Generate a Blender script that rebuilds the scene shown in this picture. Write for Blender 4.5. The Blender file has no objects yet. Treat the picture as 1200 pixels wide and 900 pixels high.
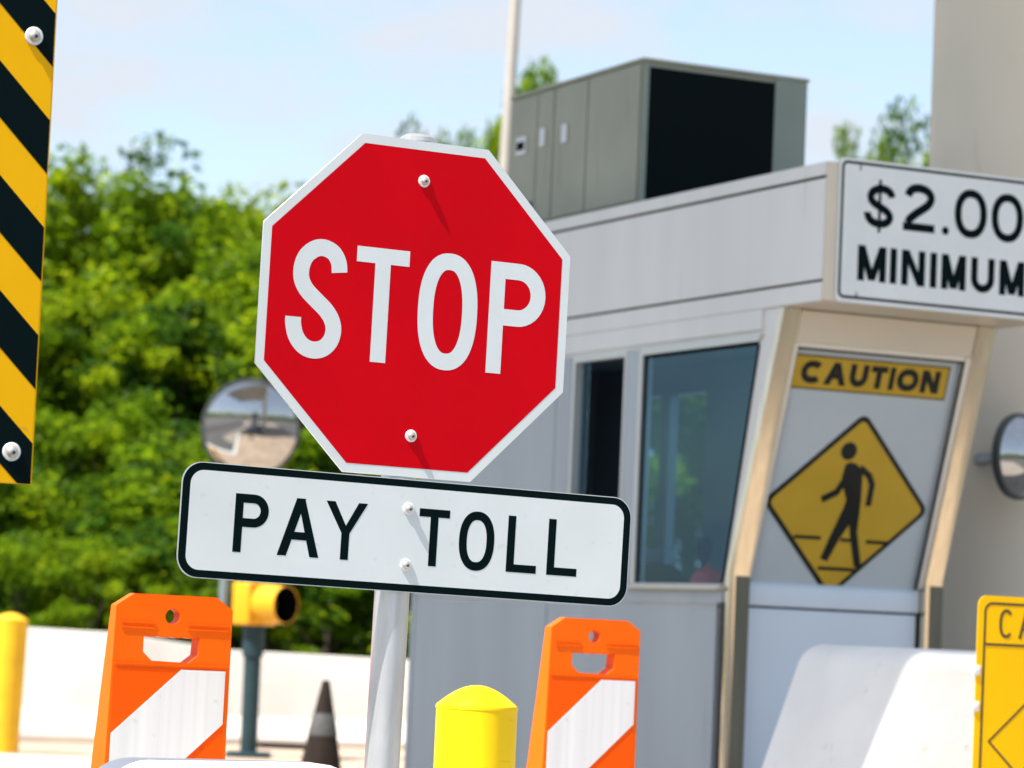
import bpy, bmesh, math, random
import numpy as np
from mathutils import Matrix, Vector, Euler
random.seed(7)
R = math.radians
scene = bpy.context.scene
COL = scene.collection

# ------------------------------------------------------------------ camera
FPX, PITCH, ROLL, EYE = 3700.0, R(4.42), R(2.5), 1.3
YAW = R(25.8)                                   # the toll lanes run 25.8 degrees left of the view
CAM_R = Matrix.Rotation(math.pi/2+PITCH, 3, 'X') @ Matrix.Rotation(ROLL, 3, 'Z')
CAM_C = Vector((0, 0, EYE))
def U(px, py, Y):
    d = CAM_R @ Vector(((px-600)/FPX, -(py-450)/FPX, -1.0))
    return CAM_C + d*(Y/d.y)
cd = bpy.data.cameras.new('camera'); cam = bpy.data.objects.new('camera', cd); COL.objects.link(cam)
cam.matrix_world = Matrix.Translation(CAM_C) @ CAM_R.to_4x4()
cd.sensor_width = 36; cd.lens = FPX/1200*36; cd.clip_start = .1; cd.clip_end = 3000
cd.dof.use_dof = True; cd.dof.focus_distance = 7.2; cd.dof.aperture_fstop = 5.0
scene.camera = cam

# ------------------------------------------------------------------ materials
MATS = {}
def mat(name, col, rough=.5, metal=0.0, var=0.0, scale=8.0, bump=0.0, bscale=60.0, col2=None, streak=False,
        coat=0.0, spec=None, stretch=(1,1,1), detail=5.0, wear=0.0, wscale=40.0, wstretch=(1,1,1), wcol=(.12,.10,.08)):
    if name in MATS: return MATS[name]
    m = bpy.data.materials.new(name); m.use_nodes = True
    nt = m.node_tree; b = nt.nodes['Principled BSDF']; L = nt.links
    b.inputs['Roughness'].default_value = rough; b.inputs['Metallic'].default_value = metal
    b.inputs['Base Color'].default_value = (*col, 1)
    if coat: b.inputs['Coat Weight'].default_value = coat; b.inputs['Coat Roughness'].default_value = .15
    if spec is not None: b.inputs['Specular IOR Level'].default_value = spec
    if var or bump:
        tc = nt.nodes.new('ShaderNodeTexCoord'); mp = nt.nodes.new('ShaderNodeMapping')
        mp.inputs['Scale'].default_value = stretch
        L.new(tc.outputs['Object'], mp.inputs['Vector'])
    if var:
        n = nt.nodes.new('ShaderNodeTexNoise'); n.inputs['Scale'].default_value = scale; n.inputs['Detail'].default_value = detail
        L.new(mp.outputs['Vector'], n.inputs['Vector'])
        r = nt.nodes.new('ShaderNodeValToRGB'); c2 = col2 or tuple(c*(1-var) for c in col)
        r.color_ramp.elements[0].position = .35; r.color_ramp.elements[1].position = .68
        r.color_ramp.elements[0].color = (*c2, 1); r.color_ramp.elements[1].color = (*col, 1)
        L.new(n.outputs['Fac'], r.inputs['Fac']); L.new(r.outputs['Color'], b.inputs['Base Color'])
        mr = nt.nodes.new('ShaderNodeMapRange'); mr.inputs['To Min'].default_value = min(1, rough*1.25); mr.inputs['To Max'].default_value = rough*.85
        L.new(n.outputs['Fac'], mr.inputs['Value']); L.new(mr.outputs['Result'], b.inputs['Roughness'])
    if wear:
        nw = nt.nodes.new('ShaderNodeTexNoise'); nw.inputs['Scale'].default_value = wscale; nw.inputs['Detail'].default_value = 3
        mw = nt.nodes.new('ShaderNodeMapping'); mw.inputs['Scale'].default_value = wstretch; tw = nt.nodes.new('ShaderNodeTexCoord')
        L.new(tw.outputs['Object'], mw.inputs['Vector']); L.new(mw.outputs['Vector'], nw.inputs['Vector'])
        rw = nt.nodes.new('ShaderNodeValToRGB'); rw.color_ramp.elements[0].position = .66; rw.color_ramp.elements[1].position = .74
        rw.color_ramp.elements[0].color = (0,0,0,1); rw.color_ramp.elements[1].color = (wear,wear,wear,1)
        L.new(nw.outputs['Fac'], rw.inputs['Fac'])
        mxw = nt.nodes.new('ShaderNodeMix'); mxw.data_type = 'RGBA'; L.new(rw.outputs['Color'], mxw.inputs['Factor'])
        src = b.inputs['Base Color'].links[0].from_socket if b.inputs['Base Color'].links else None
        if src: L.new(src, mxw.inputs[6])
        else: mxw.inputs[6].default_value = (*col,1)
        mxw.inputs[7].default_value = (*wcol,1); L.new(mxw.outputs[2], b.inputs['Base Color'])
    if bump:
        n2 = nt.nodes.new('ShaderNodeTexNoise'); n2.inputs['Scale'].default_value = bscale; n2.inputs['Detail'].default_value = 4
        L.new(mp.outputs['Vector'], n2.inputs['Vector'])
        bp = nt.nodes.new('ShaderNodeBump'); bp.inputs['Strength'].default_value = bump; bp.inputs['Distance'].default_value = .01
        L.new(n2.outputs['Fac'], bp.inputs['Height']); L.new(bp.outputs['Normal'], b.inputs['Normal'])
    MATS[name] = m
    return m

def glass_mat(name, tint, ior=1.5, rough=0.0, gcol=(1,1,1)):
    m = bpy.data.materials.new(name); m.use_nodes = True; nt = m.node_tree; nt.nodes.clear()
    o = nt.nodes.new('ShaderNodeOutputMaterial'); mx = nt.nodes.new('ShaderNodeMixShader')
    t = nt.nodes.new('ShaderNodeBsdfTransparent'); t.inputs['Color'].default_value = (*tint, 1)
    g = nt.nodes.new('ShaderNodeBsdfGlossy'); g.inputs['Roughness'].default_value = rough; g.inputs['Color'].default_value = (*gcol,1)
    f = nt.nodes.new('ShaderNodeFresnel'); f.inputs['IOR'].default_value = ior
    ge = nt.nodes.new('ShaderNodeNewGeometry'); inv = nt.nodes.new('ShaderNodeMath'); inv.operation = 'SUBTRACT'; inv.inputs[0].default_value = 1
    mu = nt.nodes.new('ShaderNodeMath'); mu.operation = 'MULTIPLY'                # the inner face of the pane only transmits
    nt.links.new(ge.outputs['Backfacing'], inv.inputs[1]); nt.links.new(inv.outputs[0], mu.inputs[0]); nt.links.new(f.outputs[0], mu.inputs[1])
    nt.links.new(mu.outputs[0], mx.inputs[0]); nt.links.new(t.outputs[0], mx.inputs[1]); nt.links.new(g.outputs[0], mx.inputs[2])
    nt.links.new(mx.outputs[0], o.inputs['Surface'])
    return m

RED     = mat('red_sheeting', (.67, .001, .008), .38, var=.10, scale=3, spec=0.06, wear=.22, wscale=48, wcol=(.30,.02,.02))
WHITE_S = mat('white_sheeting', (.74, .79, .80), .42, var=.06, scale=5, spec=0.3, wear=.08, wscale=42)
BLACK_S = mat('black_sheeting', (.002, .008, .009), .38, spec=0.04)
YEL_S   = mat('yellow_sheeting', (.95, .53, .003), .4, var=.07, scale=4, spec=0.1)
YEL_C   = mat('amber_sheeting', (.97, .50, .003), .4, var=.05, scale=4, spec=0.1, wear=.25, wscale=38)
ALU     = mat('sign_aluminium', (.72, .73, .72), .38, .9)
GALV    = mat('galvanised_pipe', (.76, .76, .78), .33, .75, var=.22, scale=22, stretch=(1, 1, .25), bump=.05, bscale=90)
GALV_D  = mat('grey_pipe', (.20, .25, .28), .45, .3, var=.15, scale=12)
BOLT    = mat('bolt_steel', (.55, .53, .50), .42, .7)
BOLT_W  = mat('white_washer', (.80, .80, .78), .4)
DARKREC = mat('bolt_recess', (.03, .03, .03), .6)
ORANGE  = mat('orange_plastic', (.95, .135, .001), .42, var=.08, scale=10, bump=.04, bscale=200, spec=0.15, wear=.35, wscale=26, wstretch=(1,1,.5), wcol=(.35,.09,.02))
ORANGE_S= mat('orange_sheeting', (.93, .098, .002), .36, var=.05, scale=6, spec=0.1, wear=.25, wscale=26, wcol=(.35,.06,.02))
REFL_W  = mat('reflective_white', (.80, .80, .83), .3, var=.12, scale=40, stretch=(1, 1, .02), wear=.18, wscale=30)
YEL_P   = mat('yellow_bollard_sleeve', (.93, .62, .003), .42, var=.06, scale=8, spec=0.25, wear=.35, wscale=22, wstretch=(.5,.5,2.0), wcol=(.35,.22,.02))
YEL_P2  = mat('worn_yellow_paint', (.88, .48, .003), .5, var=.18, scale=6)
SIG_Y   = mat('signal_yellow', (.70, .34, .004), .4)
SIG_P   = mat('blue_green_post_paint', (.018, .045, .056), .45, var=.2, scale=9, spec=0.3)
BLACK   = mat('black_void_paint', (.004, .005, .006), .7, spec=0.05)
RUBBER  = mat('dark_cone_rubber', (.022, .014, .010), .75, var=.35, scale=14, spec=0.2)  # very dark brown, tone varies at random
CONE_B  = mat('grey_cone_band', (.07, .07, .07), .7, var=.3, scale=12)
PANEL   = mat('booth_light_panel', (.76, .755, .735), .42, var=.08, scale=3.0, stretch=(1,1,.2), wear=.18, wscale=9, wstretch=(1.5,1.5,.12), wcol=(.30,.28,.25))
PANEL_L = mat('booth_lower_panel', (.41, .45, .49), .36, var=.10, scale=3.5, stretch=(1,1,.2), wear=.22, wscale=9, wstretch=(1.5,1.5,.12), wcol=(.20,.19,.17))
PANEL_F = mat('booth_front_panel', (.66, .75, .86), .30, var=.04, scale=3)
SEAM    = mat('panel_seam', (.07, .07, .07), .8)
CREAM   = mat('booth_cream_trim', (.66, .60, .50), .45, var=.05, scale=3)
STEEL   = mat('brushed_stainless', (.80, .68, .50), .17, 1.0, var=.14, scale=30, stretch=(1, 1, .05))
STEEL_D = mat('dark_reflection_steel', (.16, .16, .13), .38, .6, var=.25, scale=14, stretch=(1,1,.1))  # steel darkened to hold the dark reflection of the lower trims
ALUF    = mat('window_aluminium', (.60, .60, .58), .38, .5)
INNER   = mat('booth_interior', (.22, .26, .30), .8)
AC_G    = mat('ac_unit_paint', (.35, .36, .29), .5, var=.10, scale=3, spec=0.25, wear=.3, wscale=8, wstretch=(1.5,1.5,.2), wcol=(.20,.19,.15))
AC_G2   = mat('ac_end_paint', (.24, .29, .25), .5, var=.08, scale=4)
COIL    = mat('condenser_coil', (.004, .008, .009), .75, bump=.3, bscale=120, spec=0.05)
AC_TAG  = mat('ac_silver_plate', (.62, .62, .62), .4, .4)
CONC_W  = mat('white_painted_concrete', (.90, .89, .87), .7, var=.08, scale=4, bump=.15, bscale=70, wear=.25, wscale=11, wcol=(.42,.40,.37))
CONC_B  = mat('barrier_concrete', (.74, .70, .65), .8, var=.12, scale=2.2, bump=.2, bscale=60)
COLUMN  = mat('column_concrete', (.84, .76, .63), .75, var=.13, scale=1.3, stretch=(1, 1, .35), bump=.08, bscale=40, wear=.2, wscale=6, wstretch=(1,1,.2), wcol=(.40,.34,.26))
CANOPY  = mat('canopy_underside', (.62, .60, .56), .7, var=.05, scale=1)
ROADM   = mat('road_surface', (.13, .125, .12), .85, var=.3, scale=1.2, bump=.3, bscale=50)
PAVE    = mat('pale_road_concrete', (.40, .34, .28), .85, var=.25, scale=.9, bump=.25, bscale=30)
ASPH    = mat('lane_asphalt', (.075, .073, .072), .85, var=.3, scale=1.5, bump=.3, bscale=60)
PAINT   = mat('lane_paint', (.75, .74, .70), .7, var=.15, scale=6)
ISLE    = mat('tan_island_concrete', (.50, .38, .28), .85, var=.28, scale=1.6, bump=.2, bscale=35)
ISLE2   = mat('grey_island_concrete', (.20, .185, .17), .85, var=.28, scale=1.6, bump=.2, bscale=35)
KERB    = mat('white_kerb', (.78, .76, .72), .75, var=.12, scale=4)
GRASS_M = mat('verge_earth', (.055, .075, .02), .95, var=.4, scale=.7)
BARK    = mat('grey_bark', (.11, .085, .06), .9, var=.35, scale=14, bump=.5, bscale=30)
MIRROR  = mat('mirror_acrylic', (.46, .47, .48), .03, 1.0)
RIM     = mat('mirror_rim', (.05, .06, .06), .5)
CAUT_Y  = mat('shade_muted_amber', (.68, .40, .03), .55, var=.08, scale=4, spec=0.2)  # amber muted in the colour for overhang shade and the glass in front
CAUT_BG = mat('pale_backing_board', (.60, .63, .66), .5, var=.05, scale=3)
INK     = mat('sign_ink', (.012, .016, .014), .5, spec=0.1)
INK_B   = mat('brown_ink', (.10, .065, .01), .5)
REDBAG  = mat('red_plastic', (.88, .012, .015), .4)
GLASS   = glass_mat('tinted_window_glass', (.68, .82, .90), 1.58, gcol=(.48,.80,1.0))
GLASS_F = glass_mat('clear_front_glass', (.95, .97, .98), 1.17)
POLE_M  = mat('light_pole_paint', (.46, .43, .38), .5, .2, var=.1, scale=4)

# ------------------------------------------------------------------ mesh helpers
class MB:
    def __init__(s): s.v = []; s.f = []
    def add(s, vs, fs):
        n = len(s.v); s.v += [tuple(p) for p in vs]; s.f += [tuple(i+n for i in f) for f in fs]; return s
    def box(s, x0, x1, y0, y1, z0, z1):
        return s.add([(x0,y0,z0),(x1,y0,z0),(x1,y1,z0),(x0,y1,z0),(x0,y0,z1),(x1,y0,z1),(x1,y1,z1),(x0,y1,z1)],
                     [(0,3,2,1),(4,5,6,7),(0,1,5,4),(1,2,6,5),(2,3,7,6),(3,0,4,7)])
    def prism_xz(s, poly, y0, y1):              # polygon in x,z (counter-clockwise from the front), y0 front, y1 back
        n = len(poly); vs = [(x,y0,z) for x,z in poly]+[(x,y1,z) for x,z in poly]
        return s.add(vs, [tuple(range(n)), tuple(range(2*n-1, n-1, -1))]+[(i,i+n,(i+1)%n+n,(i+1)%n) for i in range(n)])
    def prism_yz(s, poly, x0, x1):
        n = len(poly); vs = [(x0,y,z) for y,z in poly]+[(x1,y,z) for y,z in poly]
        return s.add(vs, [tuple(range(n-1,-1,-1)), tuple(range(n, 2*n))]+[(i,(i+1)%n,(i+1)%n+n,i+n) for i in range(n)])
    def sheet(s, poly, y):
        return s.add([(x,y,z) for x,z in poly], [tuple(range(len(poly)))])
    def lathe(s, prof, n=32, c=(0,0,0), axis='Z', cap=True):
        vs = []; 
        for r, h in prof:
            for k in range(n):
                a = 2*math.pi*k/n; p = (r*math.cos(a), r*math.sin(a), h)
                if axis == 'Y': p = (p[0], -p[2], p[1])      # h grows towards the front (-y)
                if axis == 'X': p = (p[2], p[0], p[1])
                vs.append((p[0]+c[0], p[1]+c[1], p[2]+c[2]))
        fs = []
        for i in range(len(prof)-1):
            for k in range(n): fs.append((i*n+k, i*n+(k+1)%n, (i+1)*n+(k+1)%n, (i+1)*n+k))
        if cap: fs.append(tuple(range(n-1,-1,-1))); fs.append(tuple((len(prof)-1)*n+k for k in range(n)))
        return s.add(vs, fs)
    def tube(s, pts, rad, n=10):
        pts = [Vector(p) for p in pts]; rads = rad if isinstance(rad,(list,tuple)) else [rad]*len(pts)
        vs = []; fs = []
        for i, p in enumerate(pts):
            d = (pts[min(i+1,len(pts)-1)]-pts[max(i-1,0)]).normalized()
            a = d.cross(Vector((.13,.31,.94))).normalized(); b = d.cross(a)
            for k in range(n):
                t = 2*math.pi*k/n; vs.append(p+(a*math.cos(t)+b*math.sin(t))*rads[i])
        for i in range(len(pts)-1):
            for k in range(n): fs.append((i*n+k, i*n+(k+1)%n, (i+1)*n+(k+1)%n, (i+1)*n+k))
        fs.append(tuple(range(n-1,-1,-1))); fs.append(tuple((len(pts)-1)*n+k for k in range(n)))
        return s.add(vs, fs)
    def stroke(s, pts, w, y, closed=False):     # flat ribbon in the x,z plane at depth y
        n = len(pts); P = [Vector(p) for p in pts]; L = []; Rr = []
        for i in range(n):
            a = P[i]-P[i-1] if (i or closed) else P[1]-P[0]
            b = P[(i+1)%n]-P[i] if (i < n-1 or closed) else P[i]-P[i-1]
            a = a.normalized(); b = b.normalized(); na = Vector((-a.y,a.x)); nb = Vector((-b.y,b.x))
            m = (na+nb); m = m.normalized() if m.length > 1e-6 else na
            k = w/2/max(.35, m.dot(na)); L.append(P[i]+m*k); Rr.append(P[i]-m*k)
        vs = [(p.x,y,p.y) for p in L]+[(p.x,y,p.y) for p in Rr]
        rng = range(n if closed else n-1)
        return s.add(vs, [(i, n+i, n+(i+1)%n, (i+1)%n) for i in rng])
    def build(s, name, m, parent=None, smooth=False, bevel=0.0, seg=2, angle=35):
        me = bpy.data.meshes.new(name); me.from_pydata(s.v, [], s.f); me.validate(); me.update()
        bm = bmesh.new(); bm.from_mesh(me); bmesh.ops.recalc_face_normals(bm, faces=bm.faces) if not getattr(s,'keep',False) else None
        if bevel:
            bmesh.ops.remove_doubles(bm, verts=bm.verts, dist=1e-6)
            es = [e for e in bm.edges if len(e.link_faces) == 2 and e.calc_face_angle(0) > R(25)]
            bmesh.ops.bevel(bm, geom=es, offset=bevel, segments=seg, affect='EDGES', profile=.5, clamp_overlap=True)
        bm.to_mesh(me); bm.free()
        if smooth or bevel:
            for p in me.polygons: p.use_smooth = True
            me.set_sharp_from_angle(angle=R(angle))
        me.materials.append(m)
        o = bpy.data.objects.new(name, me); COL.objects.link(o)
        if parent: o.parent = parent
        return o

def tag(o, label=None, cat=None, group=None, kind=None):
    if label: o['label'] = label
    if cat: o['category'] = cat
    if group: o['group'] = group
    if kind: o['kind'] = kind
    return o
def thing(name, label, cat, loc=(0,0,0), yaw=YAW, lean=0.0, tilt=0.0, group=None):
    o = bpy.data.objects.new(name, None); COL.objects.link(o)
    o.location = loc; o.rotation_euler = (tilt, lean, yaw)
    return tag(o, label, cat, group)
def copy_tree(o, parent=None):
    c = o.copy(); COL.objects.link(c)
    if parent: c.parent = parent
    for ch in list(o.children): copy_tree(ch, c)
    return c

def rrect(x0, x1, z0, z1, r, n=8):
    out = []
    for cx, cz, a0 in ((x1-r,z0+r,-90),(x1-r,z1-r,0),(x0+r,z1-r,90),(x0+r,z0+r,180)):
        for k in range(n+1):
            a = R(a0+90*k/n); out.append((cx+r*math.cos(a), cz+r*math.sin(a)))
    return out
def ngon(cx, cz, r, n=24, a0=0): return [(cx+r*math.cos(a0+2*math.pi*k/n), cz+r*math.sin(a0+2*math.pi*k/n)) for k in range(n)]

# ------------------------------------------------------------------ lettering (drawn as strokes)
def catmull(pts, n=7):
    P = [Vector(p) for p in pts]; P = [P[0]*2-P[1]]+P+[P[-1]*2-P[-2]]; out = []
    for i in range(1, len(P)-2):
        for k in range(n):
            t = k/n; a,b,c,d = P[i-1],P[i],P[i+1],P[i+2]
            q = .5*((2*b)+(c-a)*t+(2*a-5*b+4*c-d)*t*t+(3*b-a-3*c+d)*t*t*t); out.append((q.x,q.y))
    out.append((P[-2].x,P[-2].y)); return out
S_PTS = [(1.0,.775),(.965,.875),(.84,.96),(.63,1.0),(.42,.985),(.22,.91),(.125,.80),(.135,.68),(.26,.58),(.50,.485),(.74,.395),(.89,.30),(.935,.20),(.87,.095),(.70,.02),(.47,0),(.25,.035),(.08,.125),(.005,.24),(0,.305)]
TWO_PTS = [(.03,.76),(.10,.89),(.28,.98),(.52,1.0),(.78,.95),(.95,.83),(.97,.70),(.86,.55),(.62,.41),(.34,.26),(.12,.11),(.04,0)]
def superell(x0,x1,z0,z1,e,a0=0,a1=360,n=56):
    out=[]
    N = n if a1-a0 >= 360 else n+1
    for k in range(N):
        a = R(a0+(a1-a0)*k/n); c,s_ = math.cos(a),math.sin(a)
        out.append(((x0+x1)/2+(x1-x0)/2*math.copysign(abs(c)**(2/e),c), (z0+z1)/2+(z1-z0)/2*math.copysign(abs(s_)**(2/e),s_)))
    return out
def glyph(mb, ch, x0, x1, z0, z1, w, y, e=2.5):
    """draw ch in the box x0..x1, z0..z1 with stroke width w on the plane y (front is -y)"""
    h = w/2; d = .00004; H = z1-z0; W = x1-x0
    def rect(a,b,c,dd,k=0): mb.sheet([(a,c),(b,c),(b,dd),(a,dd)], y-k*d)
    def para(xb,xt,hw,zb=z0,zt=z1,k=0): mb.sheet([(xb,zb),(xb+hw,zb),(xt+hw,zt),(xt,zt)], y-k*d)
    if ch == 'S' or ch == '$':
        mb.stroke(catmull([(x0+h+(W-w)*p, z0+h+(H-w)*q) for p,q in S_PTS]), w, y)
        if ch == '$': rect((x0+x1)/2-w*.2,(x0+x1)/2+w*.2,z0-H*.11,z1+H*.11,1)
    elif ch == 'T':
        rect(x0,x1,z1-w*.93,z1); rect((x0+x1)/2-h,(x0+x1)/2+h,z0,z1-w*.93)
    elif ch in 'O0':
        mb.stroke(superell(x0+h,x1-h,z0+h,z1-h,e), w, y, True)
    elif ch == 'C':
        mb.stroke(superell(x0+h,x1-h,z0+h,z1-h,e,44,316), w, y)
    elif ch == 'P':
        rect(x0,x0+w,z0,z1); zb = z0+H*.435; r = (z1-zb-w)/2; zc = (z1+zb)/2
        pts = [(x0+w,z1-h),(x1-h-r*.95,z1-h)]+[(x1-h-r*.95+r*.95*math.sin(a),zc+r*math.cos(a)) for a in [R(10*k) for k in range(1,18)]]+[(x1-h-r*.95,zb+h),(x0+w,zb+h)]
        mb.stroke(pts, w, y)
    elif ch == 'A':
        c = (x0+x1)/2; t = w*.50; hw = w*1.12
        para(x0,c-t,hw); mb.sheet([(x1-hw,z0),(x1,z0),(c+t,z1),(c-t+w*.1,z1)], y-d)
        f = .29; xa = x0+hw*.6+(c-t-x0)*f; rect(xa, x0+x1-xa, z0+H*f-w*.05, z0+H*f+w*.85, 2)
    elif ch == 'Y':
        c = (x0+x1)/2; zm = z0+H*.46; hw = w*1.12
        rect(c-h,c+h,z0,zm)
        mb.sheet([(c-h,zm),(c+h*.2,zm),(c+h*.35,zm+w*.55),(x0+hw,z1),(x0,z1)], y-d)
        mb.sheet([(c-h*.2,zm),(c+h,zm),(x1,z1),(x1-hw,z1),(c-h*.35,zm+w*.55)], y-2*d)
    elif ch == 'L':
        rect(x0,x0+w,z0,z1); rect(x0+w,x1,z0,z0+w*.93)
    elif ch == 'I': rect(x0,x1,z0,z1)
    elif ch == 'N':
        rect(x0,x0+w,z0,z1); rect(x1-w,x1,z0,z1)
        mb.sheet([(x1-w*1.12,z0),(x1-w*.05,z0),(x0+w*1.12,z1),(x0+w*.05,z1)], y-d)
    elif ch == 'M':
        rect(x0,x0+w,z0,z1); rect(x1-w,x1,z0,z1); c=(x0+x1)/2; k=w*.52
        mb.sheet([(c-k,z0+H*.03),(c+k,z0+H*.03),(x0+w*1.05,z1),(x0+w*.02,z1)], y-d)
        mb.sheet([(c-k,z0+H*.03),(c+k,z0+H*.03),(x1-w*.02,z1),(x1-w*1.05,z1)], y-2*d)
    elif ch == 'U':
        r=(W-w)/2; c=(x0+x1)/2
        mb.stroke([(x0+h,z1),(x0+h,z0+h+r)]+[(c-r*math.cos(a),z0+h+r-r*math.sin(a)) for a in [R(12*k) for k in range(1,15)]]+[(x1-h,z0+h+r),(x1-h,z1)], w, y)
    elif ch == '2':
        mb.stroke(catmull([(x0+h+(W-w)*p, z0+w*.9+(H-w*1.4)*q) for p,q in TWO_PTS]), w, y); rect(x0,x1,z0,z0+w*.95,1)
    elif ch == '.': mb.sheet(ngon((x0+x1)/2,z0+(x1-x0)/2,(x1-x0)/2), y)

def bolt(parent, x, z, y, r=.011, washer=True):
    if washer:
        b = MB().lathe([(r*1.6,0),(r*1.6,.0016),(r*1.45,.003)], 24, (x,y,z), 'Y').build('bolt', BOLT_W, parent, True)
    prof = [(r,0),(r,.003)]+[(r*math.cos(R(a)),.003+r*.62*math.sin(R(a))) for a in (18,36,54,70,82)]
    h = MB().lathe(prof, 20, (x,y-(.0031 if washer else 0),z), 'Y').build('bolt_head' if washer else 'bolt', BOLT, b if washer else parent, True)
    MB().lathe([(r*.36,0),(r*.33,.0006)], 6, (x+r*.1,y-.0066-(r*.56),z-r*.15), 'Y').build('bolt_socket', DARKREC, b if washer else h)

# ================================================================== stop sign
lean = R(.75)
rot = Euler((0,lean,YAW)).to_matrix()
c_oct = U(488.1, 361.6, 7.136)
base = c_oct - rot @ Vector((0,0,c_oct.z))
t = thing('stop_sign', 'red octagonal STOP sign over a white PAY TOLL plaque on a silver pipe post', 'stop sign', base, YAW, lean)
zc = c_oct.z
def octo(a):
    b = a*math.tan(math.pi/8); return [(-b,-a),(b,-a),(a,-b),(a,b),(b,a),(-b,a),(-a,b),(-a,-b)]
def shift(poly, dx, dz): return [(x+dx,z+dz) for x,z in poly]
MB().prism_xz(shift(octo(.3835),0,zc), 0, .003).build('sign_panel', ALU, t, bevel=.0008, seg=1)
MB().sheet(shift(octo(.383),0,zc), -.0003).build('white_border', WHITE_S, t)
MB().sheet(shift(octo(.3625),0,zc), -.0006).build('red_face', RED, t)
mb = MB()
glyph(mb,'S',-.318,-.175,zc-.136,zc+.133,.038,-.0009)
glyph(mb,'T',-.154,-.024,zc-.131,zc+.128,.038,-.0009)
glyph(mb,'O',.003,.152,zc-.134,zc+.134,.038,-.0009,2.35)
glyph(mb,'P',.181,.324,zc-.130,zc+.128,.038,-.0009)
mb.build('stop_lettering', WHITE_S, t)
bolt(t, 0, zc+.292, -.0008, .0088); bolt(t, .004, zc-.290, -.0008, .0088)
pc = rot.inverted() @ (U(482.95, 628.08, 7.1) - base); px_, pz_ = pc.x+.0152, pc.z+.0008
A, Bh = .557, .1275
Y0 = -.004
def lay(mb_):                                     # the plaque hangs a touch lower at its right end
    a_ = R(-.33); c_, s_ = math.cos(a_), math.sin(a_)
    mb_.v = [(px_+(x-px_)*c_-(zz-pz_)*s_, y, pz_+(x-px_)*s_+(zz-pz_)*c_) for x,y,zz in mb_.v]; return mb_
lay(MB().prism_xz(shift(rrect(-A,A,-Bh,Bh,.047),px_,pz_), Y0, Y0+.003)).build('plaque_panel', ALU, t)
lay(MB().sheet(shift(rrect(-A+.0005,A-.0005,-Bh+.0005,Bh-.0005,.047),px_,pz_), Y0-.0003)).build('plaque_edge', WHITE_S, t)
lay(MB().sheet(shift(rrect(-A+.0018,A-.0018,-Bh+.0018,Bh-.0018,.046),px_,pz_), Y0-.0006)).build('plaque_border', BLACK_S, t)
lay(MB().sheet(shift(rrect(-A+.0195,A-.0195,-Bh+.0180,Bh-.0180,.031),px_,pz_), Y0-.0009)).build('plaque_face', WHITE_S, t)
yy = Y0-.0012
WORDS = {'pay_lettering': MB(), 'toll_lettering': MB()}
for ch,a,b in (('P',-.430,-.350),('A',-.325,-.225),('Y',-.214,-.113),('T',.015,.091),('O',.117,.206),('L',.239,.316),('L',.343,.421)):
    o_ = .003 if ch == 'O' else 0
    glyph(WORDS['pay_lettering' if b < 0 else 'toll_lettering'],ch,px_+a,px_+b,pz_-.0645-o_,pz_+.0645+o_,.0195,yy,2.3)
for nm_, m_ in WORDS.items(): lay(m_).build(nm_, BLACK_S, t)
bolt(t, px_-.013, pz_+.061, Y0-.0013, .0085); bolt(t, px_-.012, pz_-.066, Y0-.0013, .0085)
MB().lathe([(.040,0),(.040,zc+.384),(.043,zc+.385),(.043,zc+.395),(.030,zc+.403),(.012,zc+.406)], 40, (0,.0445,0)).build('post', GALV, t, True)
for dz in (zc+.29, zc-.29):
    MB().box(-.055,.055,.0035,.010,dz-.02,dz+.02).build('clamp', GALV, t)

# ================================================================== hazard marker (left edge)
D = 6.2
pR = U(65, 0, D); pB = U(37, 568, D)
mk_lean = R(-.1)
mrot = Euler((0,mk_lean,YAW)).to_matrix()
W_, H_ = .60, 1.25
mbase = Vector((pB.x,pB.y,0)) ; zb = pB.z
t = thing('hazard_marker', 'yellow and black diagonally striped hazard marker panel at the left edge', 'hazard marker', pB - mrot@Vector((W_/2,0,pB.z)), YAW, mk_lean)
mbase = pB - mrot@Vector((W_/2,0,pB.z))
x0, x1, z0, z1 = -W_/2, W_/2, zb, zb+H_
MB().box(x0,x1,0,.004,z0,z1).build('panel', YEL_C, t)
MB().sheet([(x0+.001,z0+.001),(x1-.003,z0+.001),(x1-.003,z1-.001),(x0+.001,z1-.001)], -.0008).build('amber_face', YEL_C, t)
# stripes run down to the right at 45 degrees; clipped to the panel
def clip(poly, a, b, c):                        # keep a*x+b*z <= c
    out = []
    for i in range(len(poly)):
        p, q = poly[i], poly[(i+1)%len(poly)]; fp = a*p[0]+b*p[1]-c; fq = a*q[0]+b*q[1]-c
        if fp <= 0: out.append(p)
        if fp*fq < 0:
            s_ = fp/(fp-fq); out.append((p[0]+(q[0]-p[0])*s_, p[1]+(q[1]-p[1])*s_))
    return out
per = 63.8*D/FPX                                   # height of one stripe
mb = MB(); sl = 1.0
edge_z = lambda py: (mrot.inverted() @ (U(0, py, D)-mbase)).z   # stripe edge where the photo's left border crosses
xl = (mrot.inverted() @ (U(0,300,D)-mbase)).x
ztop = edge_z(95)+ sl*xl
for k in range(-6, 16):
    c1 = ztop-2*k*per; c0 = c1-per
    poly = [(x0+.001,z0+.001),(x1-.003,z0+.001),(x1-.003,z1-.001),(x0+.001,z1-.001)]
    poly = clip(poly, sl, 1, c1); poly = clip(poly, -sl, -1, -c0) if len(poly) > 2 else poly
    if len(poly) > 2: mb.sheet(poly, -.0016)
mb.build('black_stripes', BLACK_S, t)
for bx, bz in ((x1-.045, edge_z(43)),(x1-.045, zb+.062),(x0+.045, edge_z(43)),(x0+.045, zb+.062)):
    bolt(t, bx, bz, -.002, .0115)
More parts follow.
